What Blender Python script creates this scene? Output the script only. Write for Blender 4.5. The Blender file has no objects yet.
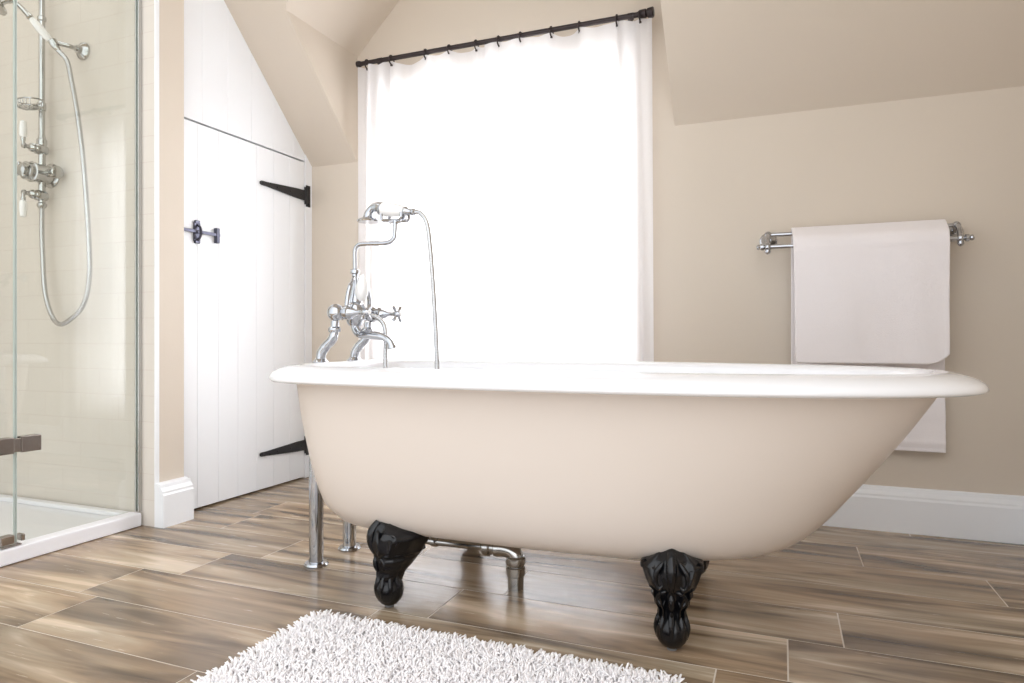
import bpy, bmesh, math, random
from mathutils import Vector, Matrix, noise

# All measurements below are written in units of the camera's eye height above
# the floor (U metres); obj() turns them into metres.
U = 0.68
random.seed(7)
C = bpy.context.scene.collection
V = Vector
PI = math.pi
WLOC = {}

# ------------------------------------------------------------------ materials
def mat(name):
    m = bpy.data.materials.new(name); m.use_nodes = True
    nt = m.node_tree; b = nt.nodes['Principled BSDF']
    return m, nt, b

def srgb(r, g, b):
    f = lambda c: (c/255/12.92) if c/255 <= .04045 else ((c/255+.055)/1.055)**2.4
    return (f(r), f(g), f(b), 1)

def N(nt, t, **kw):
    n = nt.nodes.new(t)
    for k, v in kw.items():
        if k in n.inputs: n.inputs[k].default_value = v
        else: setattr(n, k, v)
    return n

def plain(name, col, rough=.5, metal=0, bump=0, bscale=40, coat=0, spec=.5, vary=0, vscale=3):
    m, nt, b = mat(name)
    b.inputs['Base Color'].default_value = col
    b.inputs['Roughness'].default_value = rough
    b.inputs['Metallic'].default_value = metal
    b.inputs['Coat Weight'].default_value = coat
    b.inputs['Specular IOR Level'].default_value = spec
    tc = N(nt, 'ShaderNodeTexCoord')
    if bump:
        n = N(nt, 'ShaderNodeTexNoise'); n.inputs['Scale'].default_value = bscale; n.inputs['Detail'].default_value = 4
        bp = N(nt, 'ShaderNodeBump'); bp.inputs['Strength'].default_value = bump; bp.inputs['Distance'].default_value = .004
        nt.links.new(tc.outputs['Object'], n.inputs['Vector'])
        nt.links.new(n.outputs['Fac'], bp.inputs['Height']); nt.links.new(bp.outputs[0], b.inputs['Normal'])
    if vary:
        n = N(nt, 'ShaderNodeTexNoise'); n.inputs['Scale'].default_value = vscale; n.inputs['Detail'].default_value = 3
        mx = N(nt, 'ShaderNodeMix', data_type='RGBA')
        nt.links.new(tc.outputs['Object'], n.inputs['Vector'])
        nt.links.new(n.outputs['Fac'], mx.inputs[0])
        mx.inputs[6].default_value = (col[0]*(1-vary), col[1]*(1-vary), col[2]*(1-vary), 1)
        mx.inputs[7].default_value = (min(1, col[0]*(1+vary)), min(1, col[1]*(1+vary)), min(1, col[2]*(1+vary)), 1)
        nt.links.new(mx.outputs[2], b.inputs['Base Color'])
    return m

M = {}
M['paint'] = plain('beige_wall_paint', srgb(208, 196, 181), .62, bump=.05, bscale=120, vary=.02)
M['white'] = plain('white_satin_paint', srgb(234, 235, 237), .38, bump=.03, bscale=60, vary=.01)
M['enamel'] = plain('white_enamel', srgb(242, 242, 244), .12, coat=.5, vary=.004)
M['tubpaint'] = plain('beige_tub_paint', srgb(219, 207, 196), .36, bump=.02, bscale=30, vary=.01)
M['iron'] = plain('black_cast_iron', srgb(11, 11, 14), .2, coat=.0, bump=.25, bscale=70, spec=.45)
M['blackmetal'] = plain('black_metal', srgb(38, 36, 37), .45, metal=.3, bump=.1, bscale=90)
M['rodmetal'] = plain('bronze_black_metal', srgb(58, 50, 50), .4, metal=.5, bump=.05, bscale=90)
M['chrome'] = plain('polished_chrome', srgb(186, 188, 192), .06, metal=1, vary=.01)
M['chrome_sh'] = plain('shower_chrome', srgb(190, 190, 188), .14, metal=1, vary=.01)
M['steel'] = plain('brushed_hinge_metal', srgb(158, 150, 144), .25, metal=1, bump=.05)
M['latch'] = plain('pewter_latch_metal', srgb(92, 92, 104), .35, metal=.9, bump=.1)
M['porcelain'] = plain('white_porcelain', srgb(240, 238, 236), .12, coat=.4, vary=.004)
M['tray'] = plain('white_tray_resin', srgb(236, 235, 238), .3, vary=.004)
M['rubber'] = plain('grey_pad', srgb(120, 120, 120), .6, vary=.01)
M['grout'] = plain('floor_grout', srgb(206, 195, 181), .8, vary=.03, vscale=30)
M['gap'] = plain('dark_gap_shade', srgb(40, 36, 34), .8, vary=.03)
M['towel'] = None

# towelling
m, nt, b = mat('white_towelling')
b.inputs['Base Color'].default_value = srgb(236, 230, 230); b.inputs['Roughness'].default_value = .95
b.inputs['Sheen Weight'].default_value = .3
tc = N(nt, 'ShaderNodeTexCoord'); n = N(nt, 'ShaderNodeTexNoise'); n.inputs['Scale'].default_value = 350; n.inputs['Detail'].default_value = 3
bp = N(nt, 'ShaderNodeBump'); bp.inputs['Strength'].default_value = .5; bp.inputs['Distance'].default_value = .002
nt.links.new(tc.outputs['Object'], n.inputs['Vector']); nt.links.new(n.outputs['Fac'], bp.inputs['Height']); nt.links.new(bp.outputs[0], b.inputs['Normal'])
M['towel'] = m

# shag yarn
m, nt, b = mat('white_yarn')
b.inputs['Roughness'].default_value = .9
b.inputs['Subsurface Weight'].default_value = 0
at = N(nt, 'ShaderNodeAttribute', attribute_name='rnd')
mx = N(nt, 'ShaderNodeMix', data_type='RGBA'); mx.inputs[6].default_value = srgb(246, 241, 241); mx.inputs[7].default_value = srgb(253, 251, 252)
nt.links.new(at.outputs['Fac'], mx.inputs[0]); nt.links.new(mx.outputs[2], b.inputs['Base Color'])
M['yarn'] = m

# sheer curtain
m = bpy.data.materials.new('sheer_voile'); m.use_nodes = True; nt = m.node_tree; nt.nodes.clear()
out = N(nt, 'ShaderNodeOutputMaterial')
df = N(nt, 'ShaderNodeBsdfDiffuse'); df.inputs[0].default_value = srgb(244, 243, 245)
tl = N(nt, 'ShaderNodeBsdfTranslucent'); tl.inputs[0].default_value = srgb(244, 243, 245)
tp = N(nt, 'ShaderNodeBsdfTransparent')
m1 = N(nt, 'ShaderNodeMixShader'); m1.inputs[0].default_value = .5
m2 = N(nt, 'ShaderNodeMixShader')
tc = N(nt, 'ShaderNodeTexCoord')
wv = N(nt, 'ShaderNodeTexNoise'); wv.inputs['Scale'].default_value = 500
mr = N(nt, 'ShaderNodeMapRange'); mr.inputs['To Min'].default_value = .86; mr.inputs['To Max'].default_value = .97
nt.links.new(tc.outputs['Object'], wv.inputs['Vector']); nt.links.new(wv.outputs['Fac'], mr.inputs['Value'])
nt.links.new(mr.outputs[0], m2.inputs[0])
nt.links.new(df.outputs[0], m1.inputs[1]); nt.links.new(tl.outputs[0], m1.inputs[2])
nt.links.new(tp.outputs[0], m2.inputs[1]); nt.links.new(m1.outputs[0], m2.inputs[2]); nt.links.new(m2.outputs[0], out.inputs[0])
M['voile'] = m

# thin architectural glass: tinted see-through plus a Fresnel reflection
def glassmat(name, tint, gain=1.0):
    m = bpy.data.materials.new(name); m.use_nodes = True; nt = m.node_tree; nt.nodes.clear()
    out = N(nt, 'ShaderNodeOutputMaterial')
    tp = N(nt, 'ShaderNodeBsdfTransparent'); tp.inputs[0].default_value = tint
    gl = N(nt, 'ShaderNodeBsdfGlossy'); gl.inputs['Roughness'].default_value = .02; gl.inputs[0].default_value = (1, 1, 1, 1)
    fr = N(nt, 'ShaderNodeFresnel'); fr.inputs[0].default_value = 1.5
    ge = N(nt, 'ShaderNodeNewGeometry'); io = N(nt, 'ShaderNodeMapRange'); io.inputs['To Min'].default_value = 1.5; io.inputs['To Max'].default_value = 1/1.5
    nt.links.new(ge.outputs['Backfacing'], io.inputs['Value']); nt.links.new(io.outputs[0], fr.inputs[0])
    mx = N(nt, 'ShaderNodeMixShader')
    nt.links.new(fr.outputs[0], mx.inputs[0])
    nt.links.new(tp.outputs[0], mx.inputs[1]); nt.links.new(gl.outputs[0], mx.inputs[2]); nt.links.new(mx.outputs[0], out.inputs[0])
    return m
M['glass'] = glassmat('shower_glass', (.915, .925, .905, 1))
M['glassedge'] = plain('green_glass_edge', srgb(176, 186, 180), .2, vary=.02)
M['pane'] = glassmat('window_glass', (.98, .98, .98, 1))

# glazed shower tiles
m, nt, b = mat('cream_wall_tile')
tc = N(nt, 'ShaderNodeTexCoord'); sp = N(nt, 'ShaderNodeSeparateXYZ'); cb = N(nt, 'ShaderNodeCombineXYZ')
ad = N(nt, 'ShaderNodeMath', operation='ADD')
nt.links.new(tc.outputs['Object'], sp.inputs[0]); nt.links.new(sp.outputs['X'], ad.inputs[0]); nt.links.new(sp.outputs['Y'], ad.inputs[1])
nt.links.new(ad.outputs[0], cb.inputs[0]); nt.links.new(sp.outputs['Z'], cb.inputs[1])
br = N(nt, 'ShaderNodeTexBrick'); br.inputs['Scale'].default_value = 1
br.inputs['Brick Width'].default_value = .2; br.inputs['Row Height'].default_value = .0935; br.inputs['Mortar Size'].default_value = .0013
br.inputs['Mortar Smooth'].default_value = .3
br.inputs['Color1'].default_value = srgb(215, 207, 197); br.inputs['Color2'].default_value = srgb(213, 205, 195); br.inputs['Mortar'].default_value = srgb(207, 195, 185)
nt.links.new(cb.outputs[0], br.inputs['Vector']); nt.links.new(br.outputs['Color'], b.inputs['Base Color'])
iv = N(nt, 'ShaderNodeMath', operation='SUBTRACT'); iv.inputs[0].default_value = 1; nt.links.new(br.outputs['Fac'], iv.inputs[1])
bp = N(nt, 'ShaderNodeBump'); bp.inputs['Strength'].default_value = .3; bp.inputs['Distance'].default_value = .001
nt.links.new(iv.outputs[0], bp.inputs['Height']); nt.links.new(bp.outputs[0], b.inputs['Normal'])
b.inputs['Roughness'].default_value = .18
M['tile'] = m

# wood-look floor planks (each plank carries its own random number)
m, nt, b = mat('wood_effect_tile')
tc = N(nt, 'ShaderNodeTexCoord'); at = N(nt, 'ShaderNodeAttribute', attribute_name='rnd')
sc = N(nt, 'ShaderNodeVectorMath', operation='MULTIPLY'); sc.inputs[1].default_value = (.95, 7.5, 1)
of = N(nt, 'ShaderNodeCombineXYZ'); mu = N(nt, 'ShaderNodeMath', operation='MULTIPLY'); mu.inputs[1].default_value = 60
nt.links.new(at.outputs['Fac'], mu.inputs[0])
for k in range(3): nt.links.new(mu.outputs[0], of.inputs[k])
av = N(nt, 'ShaderNodeVectorMath', operation='ADD')
nt.links.new(tc.outputs['Object'], sc.inputs[0]); nt.links.new(sc.outputs[0], av.inputs[0]); nt.links.new(of.outputs[0], av.inputs[1])
n1 = N(nt, 'ShaderNodeTexNoise'); n1.inputs['Scale'].default_value = 1.7; n1.inputs['Detail'].default_value = 4; n1.inputs['Roughness'].default_value = .5; n1.inputs['Distortion'].default_value = .8
nt.links.new(av.outputs[0], n1.inputs['Vector'])
cr = N(nt, 'ShaderNodeValToRGB'); e = cr.color_ramp.elements
e[0].position = .35; e[0].color = srgb(96, 81, 65)
e[1].position = .655; e[1].color = srgb(206, 187, 165)
x = e.new(.45); x.color = srgb(136, 117, 96)
x = e.new(.52); x.color = srgb(160, 139, 115)
x = e.new(.60); x.color = srgb(178, 161, 138)
nt.links.new(n1.outputs['Fac'], cr.inputs[0])
# fine grain
sc2 = N(nt, 'ShaderNodeVectorMath', operation='MULTIPLY'); sc2.inputs[1].default_value = (3, 60, 1)
av2 = N(nt, 'ShaderNodeVectorMath', operation='ADD')
nt.links.new(tc.outputs['Object'], sc2.inputs[0]); nt.links.new(sc2.outputs[0], av2.inputs[0]); nt.links.new(of.outputs[0], av2.inputs[1])
n2 = N(nt, 'ShaderNodeTexNoise'); n2.inputs['Scale'].default_value = 2.5; n2.inputs['Detail'].default_value = 4
nt.links.new(av2.outputs[0], n2.inputs['Vector'])
r2 = N(nt, 'ShaderNodeMapRange'); r2.inputs['From Min'].default_value = .3; r2.inputs['From Max'].default_value = .7; r2.inputs['To Min'].default_value = .92; r2.inputs['To Max'].default_value = 1.05
nt.links.new(n2.outputs['Fac'], r2.inputs['Value'])
# grey-green / rusty tint patches
n3 = N(nt, 'ShaderNodeTexNoise'); n3.inputs['Scale'].default_value = 1.1; n3.inputs['Detail'].default_value = 2
av3 = N(nt, 'ShaderNodeVectorMath', operation='ADD')
sc3 = N(nt, 'ShaderNodeVectorMath', operation='MULTIPLY'); sc3.inputs[1].default_value = (1.6, 5, 1)
nt.links.new(tc.outputs['Object'], sc3.inputs[0]); nt.links.new(sc3.outputs[0], av3.inputs[0]); nt.links.new(of.outputs[0], av3.inputs[1]); nt.links.new(av3.outputs[0], n3.inputs['Vector'])
cr3 = N(nt, 'ShaderNodeValToRGB'); e = cr3.color_ramp.elements
e[0].position = .32; e[0].color = (.86, .88, .88, 1); e[1].position = .66; e[1].color = (1.0, .93, .85, 1)
x = e.new(.5); x.color = (.97, .94, .91, 1)
nt.links.new(n3.outputs['Fac'], cr3.inputs[0])
mA = N(nt, 'ShaderNodeMix', data_type='RGBA', blend_type='MULTIPLY'); mA.inputs[0].default_value = 1
nt.links.new(cr.outputs[0], mA.inputs[6]); nt.links.new(cr3.outputs[0], mA.inputs[7])
mB = N(nt, 'ShaderNodeVectorMath', operation='SCALE'); nt.links.new(mA.outputs[2], mB.inputs[0]); nt.links.new(r2.outputs[0], mB.inputs['Scale'])
# each plank slightly lighter or darker
r4 = N(nt, 'ShaderNodeMapRange'); r4.inputs['To Min'].default_value = .80; r4.inputs['To Max'].default_value = 1.14
nt.links.new(at.outputs['Fac'], r4.inputs['Value'])
mC = N(nt, 'ShaderNodeVectorMath', operation='SCALE'); nt.links.new(mB.outputs[0], mC.inputs[0]); nt.links.new(r4.outputs[0], mC.inputs['Scale'])
nt.links.new(mC.outputs[0], b.inputs['Base Color'])
rr = N(nt, 'ShaderNodeMapRange'); rr.inputs['To Min'].default_value = .17; rr.inputs['To Max'].default_value = .32
b.inputs['Specular IOR Level'].default_value = .72
nt.links.new(n2.outputs['Fac'], rr.inputs['Value']); nt.links.new(rr.outputs[0], b.inputs['Roughness'])
bp = N(nt, 'ShaderNodeBump'); bp.inputs['Strength'].default_value = .12; bp.inputs['Distance'].default_value = .002
nt.links.new(n2.outputs['Fac'], bp.inputs['Height']); nt.links.new(bp.outputs[0], b.inputs['Normal'])
M['plank'] = m

# ribbed hose
m, nt, b = mat('ribbed_chrome_hose')
b.inputs['Metallic'].default_value = .9; b.inputs['Roughness'].default_value = .22; b.inputs['Base Color'].default_value = srgb(196, 196, 196)
tc = N(nt, 'ShaderNodeTexCoord'); wv = N(nt, 'ShaderNodeTexWave'); wv.bands_direction = 'Z'; wv.inputs['Scale'].default_value = 70
bp = N(nt, 'ShaderNodeBump'); bp.inputs['Strength'].default_value = .5; bp.inputs['Distance'].default_value = .001
nt.links.new(tc.outputs['Object'], wv.inputs['Vector']); nt.links.new(wv.outputs['Fac'], bp.inputs['Height']); nt.links.new(bp.outputs[0], b.inputs['Normal'])
M['hose'] = m

# ------------------------------------------------------------------ helpers
def tag(o, label=None, cat=None, group=None, kind=None):
    if label: o['label'] = label
    if cat: o['category'] = cat
    if group: o['group'] = group
    if kind: o['kind'] = kind
    return o

def empty(name, loc, label=None, cat=None, group=None):
    o = bpy.data.objects.new(name, None); C.objects.link(o)
    o.location = V(loc)*U; o.empty_display_size = .05
    WLOC[o.name] = V(loc)*U
    return tag(o, label, cat, group)

def obj(name, bm, m, parent=None, smooth=False, bevel=0, origin=None, angle=40, solid=0):
    """bm is in units of U, in world position."""
    bmesh.ops.recalc_face_normals(bm, faces=bm.faces)
    bmesh.ops.scale(bm, vec=(U, U, U), verts=bm.verts)
    if parent is not None: org = WLOC[parent.name]
    elif origin is not None: org = V(origin)*U
    else:
        xs = [v.co.x for v in bm.verts]; ys = [v.co.y for v in bm.verts]; zs = [v.co.z for v in bm.verts]
        org = V(((min(xs)+max(xs))/2, (min(ys)+max(ys))/2, min(zs)))
    bmesh.ops.translate(bm, vec=-org, verts=bm.verts)
    me = bpy.data.meshes.new(name)
    if smooth:
        for f in bm.faces: f.smooth = True
        for e in bm.edges:
            if len(e.link_faces) == 2 and e.calc_face_angle(0) > math.radians(angle): e.smooth = False
    bm.to_mesh(me); bm.free()
    o = bpy.data.objects.new(name, me); C.objects.link(o)
    if isinstance(m, (list, tuple)):
        for k in m: me.materials.append(k)
    else: me.materials.append(m)
    if parent is not None:
        o.parent = parent; WLOC[o.name] = org
    else:
        o.location = org; WLOC[o.name] = org
    if solid:
        s = o.modifiers.new('t', 'SOLIDIFY'); s.thickness = solid*U; s.offset = 0
    if bevel:
        b_ = o.modifiers.new('b', 'BEVEL'); b_.width = bevel*U; b_.segments = 2; b_.limit_method = 'ANGLE'; b_.angle_limit = .6
    return o

def nb(): return bmesh.new()

def box(bm, a, b_):
    x0, y0, z0 = a; x1, y1, z1 = b_
    vs = [bm.verts.new(p) for p in ((x0,y0,z0),(x1,y0,z0),(x1,y1,z0),(x0,y1,z0),(x0,y0,z1),(x1,y0,z1),(x1,y1,z1),(x0,y1,z1))]
    for f in ((0,3,2,1),(4,5,6,7),(0,1,5,4),(1,2,6,5),(2,3,7,6),(3,0,4,7)): bm.faces.new([vs[i] for i in f])
    return bm

def slab(bm, poly, off):
    """polygon (3-D points) given a thickness vector off"""
    a = [bm.verts.new(p) for p in poly]; b_ = [bm.verts.new(V(p)+V(off)) for p in poly]
    bm.faces.new(a); bm.faces.new(b_[::-1])
    for i in range(len(a)):
        j = (i+1) % len(a); bm.faces.new((a[i], b_[i], b_[j], a[j]))
    return bm

def smoothpath(pts, n=8):
    """Catmull-Rom through pts (tuples of any length)"""
    P = [tuple(p) for p in pts]; out = []
    for i in range(len(P)-1):
        p0 = P[max(0, i-1)]; p1 = P[i]; p2 = P[i+1]; p3 = P[min(len(P)-1, i+2)]
        for k in range(n):
            t = k/n
            out.append(tuple(.5*((2*b)+(-a+c)*t+(2*a-5*b+4*c-d)*t*t+(-a+3*b-3*c+d)*t**3) for a, b, c, d in zip(p0, p1, p2, p3)))
    out.append(P[-1]); return out

def tube(bm, pts, r, seg=12, cap=True):
    pts = [V(p) for p in pts]; n = len(pts)
    rs = r if isinstance(r, (list, tuple)) else [r]*n
    t0 = (pts[1]-pts[0]).normalized()
    up = V((0,0,1)) if abs(t0.z) < .9 else V((1,0,0))
    nx = t0.cross(up).normalized(); rings = []
    for i in range(n):
        t = (pts[min(i+1, n-1)]-pts[max(i-1, 0)]).normalized()
        nx = (nx - t*nx.dot(t)).normalized(); ny = t.cross(nx)
        rings.append([bm.verts.new(pts[i]+(nx*math.cos(2*PI*k/seg)+ny*math.sin(2*PI*k/seg))*rs[i]) for k in range(seg)])
    for i in range(n-1):
        for k in range(seg):
            j = (k+1) % seg; bm.faces.new((rings[i][k], rings[i][j], rings[i+1][j], rings[i+1][k]))
    if cap: bm.faces.new(rings[0][::-1]); bm.faces.new(rings[-1])
    return bm

def lathe(bm, base, axis, prof, seg=24):
    """prof: list of (distance along axis, radius)"""
    axis = V(axis).normalized(); base = V(base)
    up = V((0,0,1)) if abs(axis.z) < .9 else V((1,0,0))
    nx = axis.cross(up).normalized(); ny = axis.cross(nx); rings = []
    for d, r in prof:
        c = base+axis*d
        if r <= 1e-6: rings.append([bm.verts.new(c)])
        else: rings.append([bm.verts.new(c+(nx*math.cos(2*PI*k/seg)+ny*math.sin(2*PI*k/seg))*r) for k in range(seg)])
    for a, b_ in zip(rings, rings[1:]):
        if len(a) == 1 and len(b_) == 1: continue
        for k in range(seg):
            j = (k+1) % seg
            if len(a) == 1: bm.faces.new((a[0], b_[j], b_[k]))
            elif len(b_) == 1: bm.faces.new((a[k], a[j], b_[0]))
            else: bm.faces.new((a[k], a[j], b_[j], b_[k]))
    if len(rings[0]) > 1: bm.faces.new(rings[0][::-1])
    if len(rings[-1]) > 1: bm.faces.new(rings[-1])
    return bm

def ball(bm, c, r, seg=16, rz=None):
    rz = rz or r
    pr = [(-rz*math.cos(PI*i/10), r*math.sin(PI*i/10)) for i in range(11)]
    pr[0] = (-rz, 0); pr[-1] = (rz, 0)
    return lathe(bm, c, (0,0,1), pr, seg)

def loft(bm, rings, close0=True, close1=True):
    R = [[bm.verts.new(p) for p in r] for r in rings]
    n = len(R[0])
    for a, b_ in zip(R, R[1:]):
        for k in range(n):
            j = (k+1) % n; bm.faces.new((a[k], a[j], b_[j], b_[k]))
    if close0: bm.faces.new(R[0][::-1])
    if close1: bm.faces.new(R[-1])
    return R

def add_attr(o, vals):
    a = o.data.attributes.new('rnd', 'FLOAT', 'POINT')
    a.data.foreach_set('value', vals)

# ------------------------------------------------------------------ the room
YB = 3.97        # window wall
XL = -3.14       # door wall
XR = 1.135
EAVE = 6.19      # slope: z = EAVE - y

# floor: wood-effect planks 0.2 x 0.8 m laid along x, one mesh, grout bed below
bm = nb(); rnd = []
pitch, row = 1.188, .2955
offs = {-3: -1.626, -2: -2.449, -1: -.184, 0: .017, 1: .186, 2: -.35, 3: .779, 4: .33, 5: -.1, 6: .6}
R2 = random.Random(5)
g = .0025
for k in range(-12, 7):
    y0 = 2.1185+row*k; y1 = y0+row
    off = offs.get(k, R2.uniform(0, 1.18))
    n0 = math.floor((-4.8-off)/pitch)
    x = off+n0*pitch
    while x < XR+.1:
        a, b_ = max(x, -4.8), min(x+pitch, XR+.1)
        if b_-a > .02 and y0 < YB+.05:
            v = R2.random()
            z = 0
            box(bm, (a+g, y0+g, -.02), (b_-g, y1-g, z)); rnd += [v]*8
        x += pitch
nplank = len(bm.faces)
box(bm, (-4.8, -1.5, -.06), (XR+.1, 4.1, -.0008)); rnd += [0]*8
for i, f in enumerate(bm.faces): f.material_index = 0 if i < nplank else 1
fl = obj('floor', bm, [M['plank'], M['grout']], origin=(0, 0, 0)); tag(fl, kind='structure'); add_attr(fl, rnd)

# window wall with its opening
WX0, WX1, WZ0, WZ1 = -2.461, -.883, .42, 2.642
def struct(name, bm, m, **k): return tag(obj(name, bm, m, origin=(0, 0, 0), **k), kind='structure')
bm = nb()
T = .22
box(bm, (-3.4, YB, -.05), (WX0, YB+T, 2.24)); box(bm, (WX1, YB, -.05), (XR+.1, YB+T, 2.24))
box(bm, (WX0, YB, -.05), (WX1, YB+T, WZ0))
box(bm, (-2.8, YB, 2.24), (WX0, YB+T, WZ1)); box(bm, (WX1, YB, 2.24), (-.524, YB+T, WZ1))
slab(bm, [(-2.8, YB, WZ1), (-.524, YB, WZ1), (-.524, YB, 2.97), (-1.662, YB, 4.1), (-2.8, YB, 2.97)], (0, T, 0))
struct('wall_back', bm, M['paint'])
# sloped ceiling left and right of the dormer, with the gabled dormer ceiling
bm = nb()
sp = lambda x, y: (x, y, EAVE-y)
th = (0, .05, .05)
slab(bm, [sp(-3.3, YB), sp(-2.75, YB), sp(-2.75, 3.24), sp(-1.662, 2.152), sp(-3.3, 2.152)], th)
slab(bm, [sp(XR, YB), sp(-.574, YB), sp(-.574, 3.24), sp(-1.662, 2.152), sp(XR, 2.152)], th)
slab(bm, [(-2.75, YB, 2.95), (-1.662, YB, 4.038), (-1.662, 2.152, 4.038), (-2.75, 3.24, 2.95)], (-.05, 0, .05))
slab(bm, [(-.574, YB, 2.95), (-1.662, YB, 4.038), (-1.662, 2.152, 4.038), (-.574, 3.24, 2.95)], (.05, 0, .05))
box(bm, (-4.8, 1.2, 4.038), (XR+.1, 2.172, 4.1))
struct('ceiling', bm, M['paint'])
bm = nb(); slab(bm, [(-2.748, YB, 2.228), (-2.748, YB, 2.96), (-2.748, 3.238, 2.96)], (-.05, 0, 0)); struct('wall_dormer_left', bm, M['paint'])
bm = nb(); slab(bm, [(-.576, YB, 2.228), (-.576, YB, 2.96), (-.576, 3.238, 2.96)], (.05, 0, 0)); struct('wall_dormer_right', bm, M['paint'])
bm = nb(); slab(bm, [(XR, .4, 0), (XR, YB, 0), (XR, YB, 2.22), (XR, 2.152, 4.038), (XR, .4, 4.038)], (.1, 0, 0)); struct('wall_right_unseen', bm, M['paint'])  # unseen wall, added to block light and darken the right end
# pier between shower and door
bm = nb(); box(bm, (-3.45, 2.613, 0), (-3.063, 2.785, 4.038)); struct('wall_left', bm, M['paint'])
# tiled shower walls
bm = nb(); box(bm, (-4.7, 2.6, 0), (-3.066, 2.612, 4.038)); struct('wall_shower', bm, M['tile'])
bm = nb(); box(bm, (-4.74, 1.0, 0), (-4.7, 2.638, 4.038)); struct('wall_shower_side', bm, M['tile'])
bm = nb(); box(bm, (-3.0655, 2.596, .2), (-3.058, 2.624, 4.03)); struct('trim_1', bm, M['white'], bevel=.003)

# boarded panelling above and beside the door
def boards(bm, y0, y1, z0, ztop, n, x=XL, d=.02, gr=.004, gd=.0025):
    w = (y1-y0)/n
    for i in range(n):
        a, b_ = y0+i*w, y0+(i+1)*w
        ya = a+(gr if i else 0); yb = b_-(gr if i < n-1 else 0)
        pts = [(a, x-gd), (ya, x), (yb, x), (b_, x-gd)]
        lo = [bm.verts.new((q, p, z0)) for p, q in pts]; hi = [bm.verts.new((q, p, ztop(p))) for p, q in pts]
        lb = [bm.verts.new((x-d-.02, p, z0)) for p in (a, b_)]; hb = [bm.verts.new((x-d-.02, p, ztop(p))) for p in (a, b_)]
        for k in range(3): bm.faces.new((lo[k], lo[k+1], hi[k+1], hi[k]))
        bm.faces.new((lo[0], hi[0], hb[0], lb[0])); bm.faces.new((lo[3], lb[1], hb[1], hi[3]))
        bm.faces.new((lb[0], hb[0], hb[1], lb[1])); bm.faces.new(lo[::-1]+[lb[0], lb[1]]); bm.faces.new(hi+[hb[1], hb[0]])
    return bm
DZ = 2.235
DY1 = 3.892
def blk(o): return o
bm = nb(); boards(bm, 2.785, YB, DZ+.012, lambda p: EAVE-p, 6); struct('trim_2', bm, M['white'])
bm = nb(); box(bm, (XL-.05, DY1+.004, 0), (XL+.006, YB, 2.3)); struct('trim_3', bm, M['white'], bevel=.004)
bm = nb(); box(bm, (XL-.25, 2.79, -.03), (XL-.06, YB+.02, 4.0)); struct('door_gap_backing', bm, M['gap'])  # near-black backing: shade in the door gaps put into the colour
# the plank door
door = empty('door_1', (XL, 3.3, 0)); tag(door, 'white boarded cupboard door with black strap hinges', 'door', kind='structure')
bm = nb(); boards(bm, 2.79, DY1, .012, lambda p: DZ, 7); obj('door_leaf', bm, M['white'], door)
for zc in (2.0, .238):
    bm = nb()
    prof = [(3.885, .036), (3.80, .034), (3.60, .021), (3.50, .014), (3.475, .014), (3.455, .013), (3.445, .007)]
    top = [(XL+.004, y, zc+w) for y, w in prof]; bot = [(XL+.004, y, zc-w) for y, w in prof[::-1]]
    slab(bm, top+bot, (.012, 0, 0))
    h = obj('strap_hinge', bm, M['blackmetal'], door, bevel=.002); h['label'] = 'black strap hinge'
    bm = nb(); box(bm, (XL+.004, 3.90, zc-.075), (XL+.014, 3.94, zc+.075))
    lathe(bm, (XL+.012, 3.893, zc-.06), (0,0,1), [(0, .011), (.12, .011)], 12)
    for dz in (-.055, .055): ball(bm, (XL+.015, 3.922, zc+dz), .007, 8)
    o = obj('hinge_plate', bm, M['blackmetal'], h, smooth=True)
    bm = nb()
    for y in (3.84, 3.73, 3.60, 3.465): ball(bm, (XL+.016, y, zc), .006, 8)
    obj('screw', bm, M['blackmetal'], h, smooth=True)
# thumb latch
zc = 1.606
bm = nb()
box(bm, (XL+.001, 2.917, zc-.055), (XL+.012, 2.962, zc+.055))
box(bm, (XL+.001, 2.922, zc+.05), (XL+.016, 2.957, zc+.066)); box(bm, (XL+.001, 2.922, zc-.066), (XL+.016, 2.957, zc-.05))
la = obj('latch', bm, M['latch'], door, bevel=.003); la['label'] = 'dark grey metal thumb latch'
bm = nb(); tube(bm, smoothpath([(XL+.012, 2.94, zc+.04), (XL+.034, 2.94, zc+.02), (XL+.034, 2.94, zc-.025), (XL+.012, 2.94, zc-.05)]), .007, 8); obj('latch_handle', bm, M['latch'], la, smooth=True)
bm = nb(); box(bm, (XL+.012, 2.80, zc-.008), (XL+.022, 3.10, zc+.010)); obj('latch_bar', bm, M['latch'], la, bevel=.002)
bm = nb(); box(bm, (XL+.001, 3.07, zc-.048), (XL+.026, 3.094, zc+.042)); obj('latch_staple', bm, M['latch'], la, bevel=.003)
bm = nb(); box(bm, (XL+.001, 2.795, zc-.03), (XL+.028, 2.812, zc+.04)); obj('latch_keep', bm, M['latch'], la, bevel=.003)

# skirting boards
SK = [(0, 0), (.036, 0), (.036, .168), (.030, .178), (.030, .188), (.024, .196), (.015, .206), (.012, .222), (.006, .226), (0, .228)]
def skirt(path, name, SK=SK):
    """path: [(x,y, outward normal)] swept profile"""
    bm = nb(); rings = []
    for x, y, nx, ny in path: rings.append([(x+nx*d, y+ny*d, z) for d, z in SK])
    loft(bm, rings)
    return struct(name, bm, M['white'])
skirt([(XL, YB, 0, -1), (XR, YB, 0, -1)], 'baseboard_back')
skirt([(XR, YB-.036, -1, 0), (XR, .4, -1, 0)], 'baseboard_right')
skirt([(-3.065, 2.598, 1, 0), (-3.065, 2.795, 1, 0)], 'baseboard_left', [(0, 0)]+[(d+.028, z) for d, z in SK[1:-1]]+[(.026, .226), (0, .230)])

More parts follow.
